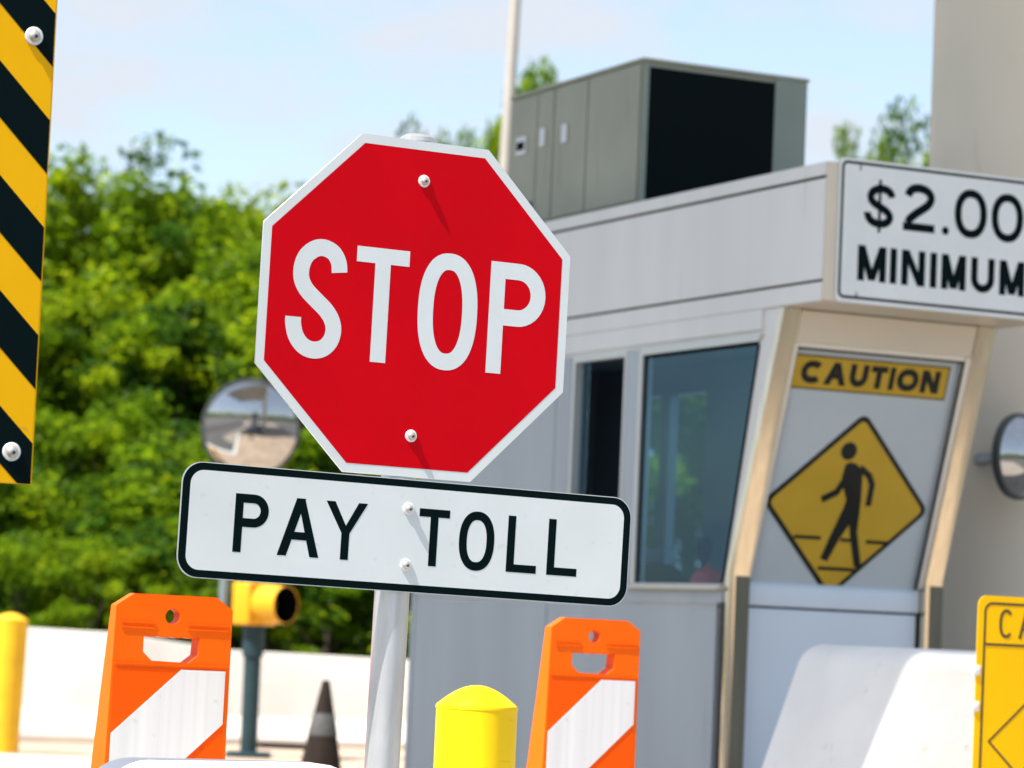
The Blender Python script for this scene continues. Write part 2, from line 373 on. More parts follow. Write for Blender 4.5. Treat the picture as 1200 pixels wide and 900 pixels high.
MB().lathe([(.045,0),(.045,zb+H_-.1)], 28, (-.05,.05,0)).build('post', GALV, t, True)

# ================================================================== orange barricades
def barricade_body(t, Ht):
    bm = bmesh.new()
    hw = .15; fl = .010
    outer = [(-hw-fl*2.2,0),(hw+fl*.4,0),(hw,Ht-.030),(hw-.044,Ht),(-hw+.044,Ht),(-hw,Ht-.030)]
    hole1 = [(-.005+.0185*math.cos(a),Ht-.052+.0185*math.sin(a)) for a in [2*math.pi*k/20 for k in range(20)]]
    top = []
    for k in range(17):
        s_ = k/16; top.append((.066-.142*s_, Ht-.100-.004*abs(math.sin(s_*math.pi*4))))
    hole2 = [(-.076,Ht-.140),(-.052,Ht-.161),(.042,Ht-.163),(.066,Ht-.143)]+top
    loops = []
    for poly in (outer, hole1, hole2):
        vs = [bm.verts.new((x,0,z)) for x,z in poly]
        es = [bm.edges.new((vs[i],vs[(i+1)%len(vs)])) for i in range(len(vs))]
        loops.append((vs,es))
    bmesh.ops.triangle_fill(bm, use_beauty=True, edges=[e for l in loops for e in l[1]], normal=(0,-1,0))
    front = list(bm.faces); vmap = {}
    for v in list(bm.verts):
        th = .036+.155*(Ht-v.co.z)
        vmap[v] = bm.verts.new((v.co.x*(1.0), th, v.co.z))
    for f in front: bm.faces.new([vmap[v] for v in reversed(f.verts)])
    for vs,es in loops:
        for i in range(len(vs)):
            a,b = vs[i],vs[(i+1)%len(vs)]; bm.faces.new((a,b,vmap[b],vmap[a]))
    bmesh.ops.recalc_face_normals(bm, faces=bm.faces)
    es = [e for e in bm.edges if len(e.link_faces)==2 and e.calc_face_angle(0)>R(30)]
    bmesh.ops.bevel(bm, geom=es, offset=.0032, segments=2, affect='EDGES', clamp_overlap=True)
    me = bpy.data.meshes.new('body'); bm.to_mesh(me); bm.free()
    for p in me.polygons: p.use_smooth = True
    me.set_sharp_from_angle(angle=R(35)); me.materials.append(ORANGE)
    o = bpy.data.objects.new('body', me); COL.objects.link(o); o.parent = t
def barricade(label, px, py, D, stand):
    p = U(px, py, D); Ht = p.z-stand
    t = thing('plastic_barricade', label, 'barricade', (p.x,p.y,stand), YAW, R(.35), group='orange barricades beside the stop sign')
    barricade_body(t, Ht)
    m = MB()                                     # moulded ribs and the raised bead over the sheeting
    for xa,xb in ((-.135,-.05),(.035,.14)):
        m.box(xa,xb,-.0022,.001,Ht-.071,Ht-.067); m.box(xa,xb,-.0022,.001,Ht-.083,Ht-.0795)
    m.box(-.147,.147,-.003,.001,Ht-.171,Ht-.1675)
    m.build('moulded_rib', ORANGE, t)
    MB().prism_xz([(-.153,Ht-.98),(.140,Ht-.98),(.140,Ht-.178),(-.148,Ht-.178)], -.0012, .001).build('orange_sheeting', ORANGE_S, t)
    for k in range(3):
        zt = Ht-.180-k*.52
        poly = [(-.15,zt-.90),(.138,zt-.90),(.138,zt),(-.146,zt)]
        poly = clip([(-.1465,Ht-.975),(.138,Ht-.975),(.138,Ht-.1795),(-.1465,Ht-.1795)], -.93, 1, zt-.022)      # z <= .93x + c
        poly = clip(poly, .93, -1, -(zt-.022-.235)) if len(poly) > 2 else poly
        if len(poly) > 2: MB().prism_xz(poly, -.0028, -.0004).build('white_stripe', REFL_W, t)
    for s_ in (-1,1): MB().box(s_*.19-.06 if s_<0 else .10, -.10 if s_<0 else .25, -.16, .40, 0, .035).build('foot', RUBBER, t, bevel=.008)
barricade('orange plastic barricade panel left of the sign post, with grooved white stripe', 203, 697.5, 7.7, .15)
barricade('smaller orange barricade panel in front of the grey booth, right of the yellow bollard', 697, 725.5, 9.45, .15)

# ================================================================== bollards
def bollard(label, px, py, D, r, stand, m, lean=0, dome=.055):
    p = U(px, py, D); h = p.z-stand
    t = thing('bollard', label, 'bollard', (p.x,p.y,stand), 0, lean)
    MB().lathe([(r,0),(r,h-dome-.004)], 44).build('sleeve', m, t, True)
    prof = [(r*1.012,h-dome-.004),(r*1.018,h-dome+.001),(r*1.0,h-dome+.006)]
    for k in range(1,13):
        a = k/12; prof.append((r*.985*(1-a*.995), h-dome+.006+(dome-.006)*math.sin(math.pi/2*a)**.9))
    MB().lathe(prof, 44).build('domed_cap', m, t, True, angle=28)
bollard('bright yellow bollard with domed top right of the sign post', 560, 803, 7.8, .1, .15, YEL_P)
bollard('distant yellow bollard at the left edge before the concrete barrier', 11, 718, 24, .125, .2, YEL_P2, R(1.2))

# ================================================================== white rampart blocks
def rampart(label, loc, poly_top, h, taper_x, taper_front, L, W, rad):
    t = thing('rampart_block', label, 'concrete block', loc, YAW)
    bx = taper_x*h; fy = taper_front*h
    mb = MB().add([(-bx,-fy,0),(W+bx,-fy,0),(W+bx,L,0),(-bx,L,0),(0,0,h),(W,0,h),(W,L,h),(0,L,h)],
                  [(0,3,2,1),(4,5,6,7),(0,1,5,4),(1,2,6,5),(2,3,7,6),(3,0,4,7)])
    mb.build('block_body', CONC_W, t, bevel=rad, seg=7, angle=70)
    MB().box(-bx-.03,W+bx+.03,-fy-.03,L+.03,-.02,.03).build('plinth', CONC_W, t, bevel=.006)
    return t
p = U(1074, 760, 11.3)
rampart('white concrete block with a sloping side in front of the toll booth', (p.x,p.y,.15), None, p.z-.15, .36, .02, .82, .62, .075)
p = U(215, 893.5, 6.35)
rampart('low white concrete block at the bottom edge below the left orange barricade', (p.x-.11,p.y-.10,.0), None, p.z, .10, .02, .30, .55, .09)

# ================================================================== yellow caution sign (right edge)
D = 10.3; k = D/FPX
p = U(1145, 697, D)
wS, hS = 232*k/.9, 300*k
t = thing('caution_sign', 'bright yellow CAUTION sign with a diamond outline cut by the right edge', 'sign', (p.x,p.y,.15), YAW, R(.3))
zt = p.z-.15; zb_ = zt-hS
MB().prism_xz(rrect(0,wS,zb_,zt,.035), 0, .003).build('sign_panel', YEL_S, t)
mb = MB()
inx = 9*k/.9; inz = 9*k; wl = .009
mb.stroke(rrect(inx,wS-inx,zb_+inz,zt-inz,.028), wl, -.0008, True)
zd = zt-57*k
mb.sheet([(inx,zd-wl/2),(wS-inx,zd-wl/2),(wS-inx,zd+wl/2),(inx,zd+wl/2)], -.0010)
xx = 27*k/.9; lw = [18,20,18,17,5,18,19]; gp = 6.6*k/.9
for ch,w_ in zip('CAUTION',lw):
    a = xx; xx += w_*k/.9; glyph(mb,ch,a,xx,zt-49*k,zt-15*k,.0112,-.0009,2.3); xx += gp
mb.build('caution_lettering', INK_B, t)
mb = MB(); cx = wS/2; cz = zt-170*k; hd = 97*k
mb.stroke([(cx-hd/.9,cz),(cx,cz-hd),(cx+hd/.9,cz),(cx,cz+hd)], .008, -.0008, True)
mb.sheet([(cx-.15,cz-.05),(cx+.15,cz-.05),(cx+.15,cz-.043),(cx-.15,cz-.043)], -.0008)
mb.build('diamond_outline', INK_B, t)
for zz in (zt-88*k, zt-130*k):
    MB().box(-.012,.016,-.004,.010,zz-.016,zz+.016).build('edge_clip', BOLT_W, t, bevel=.003)
MB().lathe([(.03,0),(.03,zt-.03)], 24, (wS/2,.035,0)).build('post', GALV, t, True)

# ================================================================== toll booth
P0 = U(847, 700, 13.5)
ISL = .2
bo = thing('toll_booth', 'grey metal toll booth with a dark window and an outward slanting front', 'toll booth', (P0.x,P0.y,ISL), YAW)
Zp = 1.4707-ISL                                  # local height of the reference point
def z(v): return v+Zp
BW = 1.06; BL = 3.24
def slant(zz): return -.049+(zz-z(.117))*(-.346/1.0825)       # y of the slanted front at height zz
zF = z(1.222)                                     # underside of the fascia
# --- side wall towards the lane
mb = MB()
mb.box(.012,.06,.0,BL,0,z(.035))
mb.box(.012,.06,.823,.972,z(.035),z(1.115)); mb.box(.012,.06,1.50,BL,z(.035),z(1.115))
mb.box(.012,.06,-.2,BL,z(1.115),zF+.02)
mb.prism_yz([(.012,z(.035)),(.045,z(.035)),(-.205,z(1.115)),(slant(z(1.115))+.01,z(1.115)),(-.035,z(.117))], .012, .06)
mb.prism_yz([(-.2,z(1.115)),(-.2,zF+.02),(slant(zF)+.01,zF+.02),(slant(z(1.115))+.01,z(1.115))], .012, .06)
mb.build('side_wall', PANEL, bo)
mb = MB()                                         # pale upper jambs and header skin, proud of the wall
mb.box(.0,.0118,.836,.960,z(.05),z(1.115)); mb.box(.0,.0118,1.52,1.66,z(-.03),z(1.115)); mb.box(.0,.0118,1.668,BL-.03,z(-.03),z(1.115))
mb.build('jamb_panel', PANEL_L, bo, bevel=.002, seg=1)
MB().box(.0,.0118,-.24,BL-.03,z(1.135),zF-.002).build('header_panel', PANEL, bo)
mb = MB(); mb.box(.0,.0118,.01,1.667,0,z(-.043)); mb.box(.0,.0118,1.677,3.18,0,z(-.043)); mb.box(.0,.0118,3.19,BL,0,z(1.115))
mb.build('lower_panel', PANEL_L, bo, bevel=.002, seg=1)
MB().box(.0,.0118,.012,1.512,z(-.032),z(.030)).build('sill_band', PANEL_L, bo, bevel=.002, seg=1)
MB().box(.0121,.0135,.0,BL,z(-.06),z(-.02)).build('seam_strip', SEAM, bo)
# --- other walls, floor
mb = MB()
mb.box(.06,BW,BL-.06,BL,0,zF); [mb.box(BW-.05,BW,*q_) for q_ in ((.05,BL-.06,0,z(.05)),(.05,BL-.06,z(1.05),zF),(.05,2.0,z(.05),z(1.05)),(2.38,2.47,z(.05),z(1.05)),(2.85,BL-.06,z(.05),z(1.05)))]
mb.build('rear_wall', PANEL_L, bo)
mb = MB(); mb.box(.062,.064,.0,BL-.06,0,z(.0)); [mb.box(BW-.054,BW-.051,*q_) for q_ in ((.06,BL-.06,0,z(.05)),(.06,BL-.06,z(1.05),zF),(.06,2.0,z(.05),z(1.05)),(2.38,2.47,z(.05),z(1.05)),(2.85,BL-.06,z(.05),z(1.05)))]; mb.box(.064,BW-.054,BL-.065,BL-.062,0,zF); mb.box(.064,BW-.054,.05,BL-.07,0,.03); mb.box(.064,BW-.054,-.2,BL-.07,zF-.03,zF-.003)
mb.build('interior_lining', INNER, bo)
MB().box(.07,.45,.05,1.5,z(-.04),z(.0)).build('counter', INNER, bo)
MB().box(BW-.03,BW-.025,2.0,2.85,z(.05),z(1.05)).build('far_window_pane', GLASS, bo)
# --- side window
wf = MB()
yt = lambda zz: .019+(zz-z(.054))*(-.240/1.037)
wf.box(-.004,.03,.803,.835,z(.045),z(1.11))                                     # left stile
wf.prism_yz([(yt(z(1.085)),z(1.085)),(yt(z(1.115))-.02,z(1.115)),(.803,z(1.115)),(.803,z(1.085))], -.004,.03)
wf.prism_yz([(yt(z(.057)),z(.057)),(.803,z(.057)),(.803,z(.045)),(yt(z(.045)),z(.045))], -.004,.03)
wfo = wf.build('window_frame', ALUF, bo)
MB().prism_yz([(yt(z(.057))+.002,z(.057)),(.803,z(.057)),(.803,z(1.085)),(yt(z(1.085))+.002,z(1.085))], .012,.017).build('window_pane', GLASS, wfo)
wg = MB(); wg.box(.006,.011,.788,.802,z(.058),z(1.085)); wg.box(.006,.011,-.2,.788,z(1.07),z(1.085))
wg.prism_yz([(yt(z(.06))-.001,z(.06)),(yt(z(.06))+.012,z(.06)),(yt(z(1.07))+.012,z(1.07)),(yt(z(1.07))-.001,z(1.07))],.006,.011)
wg.build('window_gasket', BLACK, wfo)
MB().box(-.035,.011,-.0,.85,z(.0302),z(.0445)).build('window_sill', CREAM, bo, bevel=.003, seg=1)
so = MB(); so.box(.004,.05,.972,.992,z(.035),z(1.115)); so.box(.004,.05,1.485,1.519,z(.035),z(1.115)); so.box(.004,.05,.992,1.485,z(1.09),z(1.115))
so.build('service_opening', ALUF, bo)
MB().box(.04,.045,1.40,1.48,z(.04),z(1.09)).build('sliding_sash', GLASS, bo)
# --- fascia and roof
y0 = -.727
MB().box(.010,1.12,y0+.010,BL+.05,zF+.002,z(1.79)).build('fascia_core', SEAM, bo)
mb = MB()
for a,b in ((zF,z(1.300)),(z(1.312),z(1.728)),(z(1.742),z(1.797))):
    mb.box(0,.0095,y0+.012,BL+.06,a,b); mb.box(1.1205,1.13,y0+.012,BL+.06,a,b)
mb.build('fascia_panel', PANEL, bo, bevel=.002, seg=1)
MB().box(0,1.13,y0,y0+.0095,zF,z(1.797)).build('fascia_front', CREAM, bo, bevel=.003, seg=1)
MB().box(.011,1.119,y0+.011,BL+.04,zF-.004,zF+.0015).build('soffit', CREAM, bo)
MB().box(.012,1.118,y0+.012,BL+.04,z(1.7902),z(1.7935)).build('roof', PANEL_L, bo)
# --- slanted front
def sl_prism(m_, poly, d0, d1):                   # polygon in (x, height) on the slanted plane, offset d0..d1 outwards
    n = len(poly); ny, nz = -math.cos(math.atan(.346/1.0825)), -math.sin(math.atan(.346/1.0825))
    vs = []
    for d in (d0,d1):
        for x,h in poly: vs.append((x, slant(h)+ny*d, h+nz*d))
    m_.add(vs, [tuple(range(n)),tuple(range(2*n-1,n-1,-1))]+[(i,(i+1)%n,(i+1)%n+n,i+n) for i in range(n)])
    return m_
zB = z(.117)
rect = lambda a,b,c,d: [(a,c),(b,c),(b,d),(a,d)]
hd = MB(); sl_prism(hd, rect(.085,.975,z(1.085),zF-.006), 0, .018); hd.build('front_header', CREAM, bo, bevel=.002, seg=1)
fr = MB()
sl_prism(fr, rect(.085,.105,z(.085),z(1.084)),0,.02); sl_prism(fr, rect(.948,.975,z(.085),z(1.084)),0,.02); sl_prism(fr, rect(.1051,.9479,z(1.066),z(1.084)),0,.014)
fr.build('front_frame', ALUF, bo)
sl_prism(MB(), rect(.1055,.9475,z(.06),z(1.066)), -.03,-.012).build('backing_board', CAUT_BG, bo)
sl_prism(MB(), rect(.1055,.9475,z(.06),z(1.0655)), .004,.008).build('front_pane', GLASS_F, bo)
gk = MB(); sl_prism(gk, rect(.1056,.113,z(.08),z(1.0655)),.0082,.010); sl_prism(gk, rect(.938,.9474,z(.08),z(1.0655)),.0082,.010); sl_prism(gk, rect(.1135,.9375,z(1.056),z(1.0655)),.0082,.010)
gk.build('pane_gasket', BLACK, bo)
lb = MB(); lb.box(.085,.975,-.030,.04,z(-.028),z(.072)); lb.build('front_sill', PANEL_F, bo, bevel=.004, seg=2)
MB().box(.0,BW,.0,.05,0,z(-.02)).build('front_wall', SEAM, bo)
MB().box(.092,.968,-.018,-.0005,0,z(-.038)).build('front_lower_panel', PANEL_F, bo, bevel=.003, seg=1)
for xa,xb in ((-.004,.084),(.976,BW+.004)):       # stainless corner trims follow the bend
    th_ = math.atan(.346/1.0825); zt_ = zF-.006; yb = slant(zB)
    off = lambda d_: (-math.cos(th_)*d_, -math.sin(th_)*d_)
    o1, i1 = off(.030), off(-.02)
    kb = .030*math.tan(th_/2)
    m_ = MB().prism_yz([(slant(zt_)+o1[0]+.0,zt_),(yb-.030,zB-kb),(yb-.030,0),(yb+.02,0),(yb+.02,zB),(slant(zt_)+.02,zt_)], xa, xb)
    m_.build('corner_trim', STEEL, bo, bevel=.004, seg=2)
    MB().box(xa+.020,xb-.001,yb-.0335,yb-.0305,0,zB-kb-.02).build('dark_reflection_strip', STEEL_D, bo)  # added strip, the trim's dark reflection is put into its colour
# --- things inside the window
t = thing('red_bag', 'red plastic bag behind the booth window glass, low at its right corner', 'bag', (*(bo.matrix_basis @ Vector((.115,.34,0))).xy, ISL+z(.0)), YAW)
MB().lathe([(.05,0),(.075,.02),(.08,.07),(.06,.11),(.03,.125)], 20).build('bag_body', REDBAG, t, True)
MB().tube([(-.035,0,.112),(0,0,.135),(.035,0,.112)], .012).build('bag_handle', REDBAG, t, True)
t = thing('desk_microphone', 'dark desk microphone shape standing behind the booth window', 'microphone', (*(bo.matrix_basis @ Vector((.30,.71,0))).xy, ISL+z(.0)), YAW)
MB().lathe([(.05,0),(.05,.015),(.012,.03),(.010,.16),(.022,.17),(.034,.2),(.034,.25),(.02,.275)], 20).build('stand', BLACK, t, True)
t = thing('cash_register', 'low dark cash register behind the booth window at bottom left', 'cash register', (*(bo.matrix_basis @ Vector((.30,1.18,0))).xy, ISL+z(.0)), YAW)
MB().prism_yz([(-.14,0),(.14,0),(.14,.14),(.02,.16),(-.14,.08)], -.12,.12).build('register_body', BLACK, t, bevel=.008)
MB().box(-.09,.09,.06,.10,.16,.23).build('register_display', INNER, t, bevel=.005)

# ================================================================== booth signs
# $2.00 MINIMUM on the fascia
bm_ = bo.matrix_basis
sp = bm_ @ Vector((0, y0-.002, 0))
t = thing('price_sign', 'white $2.00 MINIMUM sign with black border on the booth roof fascia', 'sign', (sp.x,sp.y,ISL), YAW)
zt = z(1.795+.024); zb_ = z(1.795-.573); xr = 1.118
MB().prism_xz(rrect(.055,xr,zb_,zt,.020), -.006, 0).build('sign_panel', WHITE_S, t)
mb = MB(); mb.stroke(rrect(.071,xr-.016,zb_+.022,zt-.017,.022), .012, -.0066, True)
Zr = z(1.795)
glyph(mb,'$',.178,.328,Zr-.253,Zr-.072,.034,-.0068)
glyph(mb,'2',.369,.525,Zr-.250,Zr-.051,.036,-.0068)
glyph(mb,'.',.562,.597,Zr-.251,Zr-.216,.03,-.0068)
glyph(mb,'0',.623,.785,Zr-.254,Zr-.048,.034,-.0068,2.2)
glyph(mb,'0',.808,.970,Zr-.254,Zr-.048,.034,-.0068,2.2)
zl, zh = Zr-.478, Zr-.331
for ch,a,b in (('M',.156,.294),('I',.313,.346),('N',.369,.485),('I',.510,.543),('M',.566,.688),('U',.714,.832),('M',.857,.985)):
    glyph(mb,ch,a,b,zl,zh,.033,-.0068)
mb.build('price_lettering', BLACK_S, t)
for bz in (zt-.035, zb_+.033): MB().box(.152,.158,-.0072,-.0064,bz-.012,bz+.012).build('fixing_rivet', BLACK_S, t)
# signs on the slanted front: local frame with x = across, z = up the slope
th = math.atan(.346/1.0825)
og = bm_ @ Vector((0, slant(zB), zB))
nrm = Vector((0,-math.cos(th),-math.sin(th)))
og = bm_ @ (Vector((0, slant(zB), zB)) + nrm*(-.010))
t = thing('caution_strip', 'amber strip lettered CAUTION behind the booth front glass', 'sign', og, YAW, 0, th)
MB().prism_xz(rect(.116,.898,.812,.962), -.002, 0).build('strip_panel', CAUT_Y, t)
mb = MB(); mb.stroke(rect(.120,.894,.816,.958), .006, -.0024, True)
xx = .160
for ch,w_ in (('C',.112),('A',.112),('U',.092),('T',.082),('I',.027),('O',.110),('N',.094)):
    glyph(mb,ch,xx,xx+w_,.838,.938,.030,-.0025,2.2); xx += w_+(.004 if ch == 'C' else .0125)
mb.build('caution_lettering', INK, t)
t = thing('pedestrian_sign', 'amber diamond pedestrian crossing sign behind the booth front glass', 'sign', og, YAW, 0, th)
dc = (.518,.312); hd_ = .418
dia = [(dc[0],dc[1]-hd_),(dc[0]+hd_,dc[1]),(dc[0],dc[1]+hd_),(dc[0]-hd_,dc[1])]
def rounded(poly, r, n=6):
    out=[]
    for i in range(len(poly)):
        p=Vector(poly[i]); a=(Vector(poly[i-1])-p).normalized(); b=(Vector(poly[(i+1)%len(poly)])-p).normalized()
        for k in range(n+1):
            s_=k/n; q=p+a*r*(1-s_)**2+b*r*s_**2; out.append((q.x,q.y))
    return out
def cutb(poly): return clip(poly, 0, -1, .045)
MB().prism_xz(cutb(rounded(dia,.045)), -.002, 0).build('diamond_panel', INK, t)
dia2 = [(dc[0],dc[1]-hd_+.030),(dc[0]+hd_-.030,dc[1]),(dc[0],dc[1]+hd_-.030),(dc[0]-hd_+.030,dc[1])]
MB().sheet(cutb(rounded(dia2,.03)), -.0025).build('diamond_face', CAUT_Y, t)
mb = MB(); ky=-.0031
mb.sheet(ngon(.473,.556,.040), ky)
mb.sheet([(.470,.498),(.492,.508),(.522,.503),(.560,.476),(.568,.440),(.585,.330),(.588,.285),(.500,.285),(.508,.340),(.478,.400),(.463,.440)], ky-.0001)   # trunk
mb.stroke([(.480,.425),(.452,.370),(.385,.334)], .032, ky-.0002)        # forward arm
mb.stroke([(.545,.487),(.600,.452),(.622,.415),(.624,.318)], .030, ky-.0003)     # rear arm
mb.sheet([(.500,.295),(.560,.295),(.552,.235),(.515,.165),(.475,.060),(.437,.072),(.462,.165)], ky-.0004)   # front leg
mb.sheet([(.535,.295),(.588,.295),(.596,.200),(.650,.048),(.640,.045),(.612,.048),(.560,.190),(.545,.240)], ky-.0005)
mb.sheet([(.612,.052),(.660,.060),(.655,.040),(.622,.036)], ky-.0006)
for xa,xb,zz in ((.285,.420,.163),(.520,.572,.160),(.650,.770,.158),(.435,.622,.028)):
    mb.sheet([(xa,zz-.008),(xb,zz-.008),(xb,zz+.008),(xa,zz+.008)], ky-.0007)
mb.build('walking_figure', INK, t)

# ================================================================== rooftop air conditioner
zr = z(1.7936)
al = bm_ @ Vector((.12, 1.14, zr))
t = thing('rooftop_air_conditioner', 'olive grey air conditioning unit with a black coil face on the booth roof', 'air conditioner', al, YAW)
AL, AW, AH = 1.40, .885, z(2.505)-zr
MB().box(0,AW,0,AL,.04,AH-.012).build('cabinet', AC_G, t, bevel=.004, seg=1)
MB().box(-.012,AW+.012,-.012,AL+.012,AH-.0118,AH+.006).build('top_cover', AC_G, t, bevel=.004, seg=1)
MB().box(.02,AW-.02,.02,AL-.02,0,.0395).build('base_rail', BLACK, t)
MB().box(.030,.705,-.010,-.001,.05,AH-.035).build('condenser_coil', COIL, t)
mb = MB(); mb.box(-.003,.026,-.016,-.001,.04,AH-.014); mb.build('corner_post', AC_G2, t, bevel=.003, seg=1)
MB().box(.708,AW,-.012,-.001,.04,AH-.014).build('end_panel', AC_G2, t, bevel=.003, seg=1)
for a,b in ((.012,.535),(.548,.895),(.908,1.08),(1.092,AL-.01)):
    pnl = MB().box(-.010,-.001,a,b,.045,AH-.02).build('access_panel', AC_G, t, bevel=.003, seg=1)
for a,b,zz in ((.74,.80,.45),(.98,1.04,.46),(1.19,1.30,.445)):
    MB().box(-.020,-.0101,a,b,zz-.045,zz+.05).build('latch_plate', AC_TAG, t, bevel=.004, seg=1)
MB().box(-.0225,-.0201,1.205,1.285,.425,.465).build('rating_plate', BLACK, t)
MB().tube([(-.03,1.12,0),(-.03,1.12,.09),(-.018,1.13,.13),(.01,1.13,.14)], .022).build('drain_pipe', BLACK, t, True)

# ================================================================== canopy column with its unseen shading roof
cp = U(1086, 300, 16.2)
rC = .52
t = thing('canopy_column', 'thick round pale concrete column rising behind the price sign', 'column', (cp.x+rC,16.2,0), YAW)
MB().lathe([(rC,0),(rC,9.0)], 72).build('column_shaft', COLUMN, t, True)
for zz in (2.2,4.4): pass
MB().box(-9.7,.9,-4.76,3.6,9.0,9.45).build('unseen_canopy_roof', CANOPY, t)  # unseen slab, its height and edges set to shade the booth and block

# ================================================================== convex mirrors
def dome_mirror(t, r, bulge, c=(0,0,0), nod=0.0):
    Rs = (r*r+bulge*bulge)/(2*bulge); prof = []
    amax = math.asin(min(1,r/Rs))
    for k in range(25):
        a = amax*(1-k/24)+1e-4; prof.append((Rs*math.sin(a), Rs*math.cos(a)-(Rs-bulge)))
    for o in (MB().lathe(prof, 64, (0,0,0), 'Y', cap=False).build('mirror_dome', MIRROR, t, True, angle=80),
              MB().lathe([(r*.9,-.04),(r*1.0,-.03),(r*1.035,-.012),(r*1.035,.008),(r*1.0,.012)], 64, (0,0,0), 'Y').build('mirror_rim', RIM, t, True)):
        o.location = c; o.rotation_euler = (nod,0,0)
p = U(294, 502, 25)
t = thing('convex_mirror', 'round convex traffic mirror on a grey pole against the trees', 'convex mirror', (p.x,p.y,.2), R(8))
dome_mirror(t, .385, .12, (0,0,p.z-.2), R(11))
q = U(266, 700, 25.15)
mb = MB(); mb.tube([(q.x-p.x,.18,0),(q.x-p.x,.18,p.z-.25)], .041, 16); mb.tube([(q.x-p.x,.18,p.z-.22),(-.05,.12,p.z-.2),(0,.03,p.z-.2)], .022)
mb.build('pole', GALV_D, t, True)
p = U(1194, 535, 15.35)
t = thing('convex_mirror', 'small round convex mirror mounted on the thick column at the right edge', 'convex mirror', p, R(50))
dome_mirror(t, .205, .085)
MB().tube([(0,.03,0),(.05,.14,0),(.22,.36,0)], .03).build('mirror_arm', GALV_D, t, True)

# ================================================================== signal on its post
p = U(291, 884, 25)
q = U(287, 707, 25)
t = thing('traffic_signal', 'yellow single lamp traffic signal with a black visor on a blue green post', 'traffic signal', (p.x,p.y,.2), 0, R(-.3))
h = q.z-.2
MB().lathe([(.068,0.04),(.068,h-.42),(.085,h-.41),(.085,h-.17)], 24).build('post', SIG_P, t, True)
MB().box(-.17,.17,-.17,.17,0,.045).build('base_plate', SIG_P, t, bevel=.01)
sg = bpy.data.objects.new('signal_housing', None)
a = R(52)
def rotz(mbx, ang, off):
    c,s_ = math.cos(ang),math.sin(ang); mbx.v = [(x*c-y*s_+off[0], x*s_+y*c+off[1], zz+off[2]) for x,y,zz in mbx.v]; return mbx
hs = rotz(MB().box(-.165,.165,-.09,.10,-.17,.17), a, (0,0,h)).build('signal_housing', SIG_Y, t, bevel=.02, seg=3)
rotz(MB().lathe([(.15,0),(.15,.24),(.143,.24),(.143,.01)], 40, (0,-.0905,0), 'Y', cap=False), a, (0,0,h)).build('visor', SIG_Y, hs, True)
rotz(MB().lathe([(.1425,.012),(.1425,.236),(.14,.236),(.14,.012)], 40, (0,-.0905,0), 'Y', cap=False), a, (0,0,h)).build('visor_lining', BLACK, hs, True)
rotz(MB().lathe([(.139,.002),(.12,.02),(.06,.035),(.002,.04)], 40, (0,-.0905,0), 'Y'), a, (0,0,h)).build('lens', BLACK, hs, True)

# ================================================================== cone
p = U(380, 797, 20.5)
t = thing('traffic_cone', 'dark brown traffic cone with a grey band before the pale barrier', 'traffic cone', (p.x,p.y,.2), 0, R(1))
hc = p.z-.2
rc = lambda zz: .165-(.165-.024)*zz/hc
MB().lathe([(rc(.03),.03),(rc(hc)+.002,hc-.01),(rc(hc)-.006,hc)], 36).build('cone_body', RUBBER, t, True)
MB().lathe([(rc(hc*.50)+.002,hc*.50),(rc(hc*.50)+.004,hc*.503),(rc(hc*.70)+.004,hc*.697),(rc(hc*.70)+.002,hc*.70)], 36).build('reflective_band', CONE_B, t, True)
MB().box(-.2,.2,-.2,.2,0,.032).build('base', RUBBER, t, bevel=.01)

# ================================================================== light pole
p = U(596, 150, 31)
t = thing('light_pole', 'tall thin beige light pole rising behind the stop sign', 'light pole', (p.x,p.y,0), YAW, R(1.2))
p0 = p.z*math.tan(R(1.2)); t.location.x -= p0
MB().lathe([(.075,0),(.058,6),(.045,12)], 20).build('pole', POLE_M, t, True)
MB().tube([(0,0,11.9),(-.6,0,12.25),(-1.6,0,12.35)], .035).build('arm', POLE_M, t, True)
MB().box(-2.3,-1.6,-.14,.14,12.28,12.42).build('lamp_head', POLE_M, t, bevel=.03)

# ================================================================== concrete barrier
a = U(-160, 730, 25.8); b = U(20, 734.5, 26.3); b2 = U(132, 741, 26.6); c0_ = U(258, 761, 27.5); c = U(470, 773, 28.2); d = U(900, 800, 30.0)
t = thing('concrete_barrier', 'long pale concrete safety barrier running in front of the trees', 'barrier', (0,0,0), 0)
prof = [(.30,0),(.30,.08),(.15,.30),(.085,1.0),(-.085,1.0),(-.15,.30),(-.30,.08),(-.30,0)]
mb = MB(); rings = []
line = [a,b,b2,c0_,c,d]
for i,pnt in enumerate(line):
    dr = (line[min(i+1,5)]-line[max(i-1,0)]); dr.z = 0; dr.normalize(); nr = Vector((dr.y,-dr.x,0))
    rings.append([(pnt.x+nr.x*o, pnt.y+nr.y*o, .2+(pnt.z-.2)*hh) for o,hh in prof])
n = len(prof); vs = [v for r_ in rings for v in r_]; fs=[]
for i in range(len(rings)-1):
    for k in range(n): fs.append((i*n+k,i*n+(k+1)%n,(i+1)*n+(k+1)%n,(i+1)*n+k))
fs += [tuple(range(n)), tuple(range(len(vs)-1,len(vs)-n-1,-1))]
mb.add(vs,fs).build('barrier_body', CONC_B, t, bevel=.012, seg=2)
sm = U(338, 861, 27.4)
MB().box(sm.x-.22,sm.x+.22,sm.y-.55,sm.y-.50,.2,.245).build('drain_slot', BLACK, t)

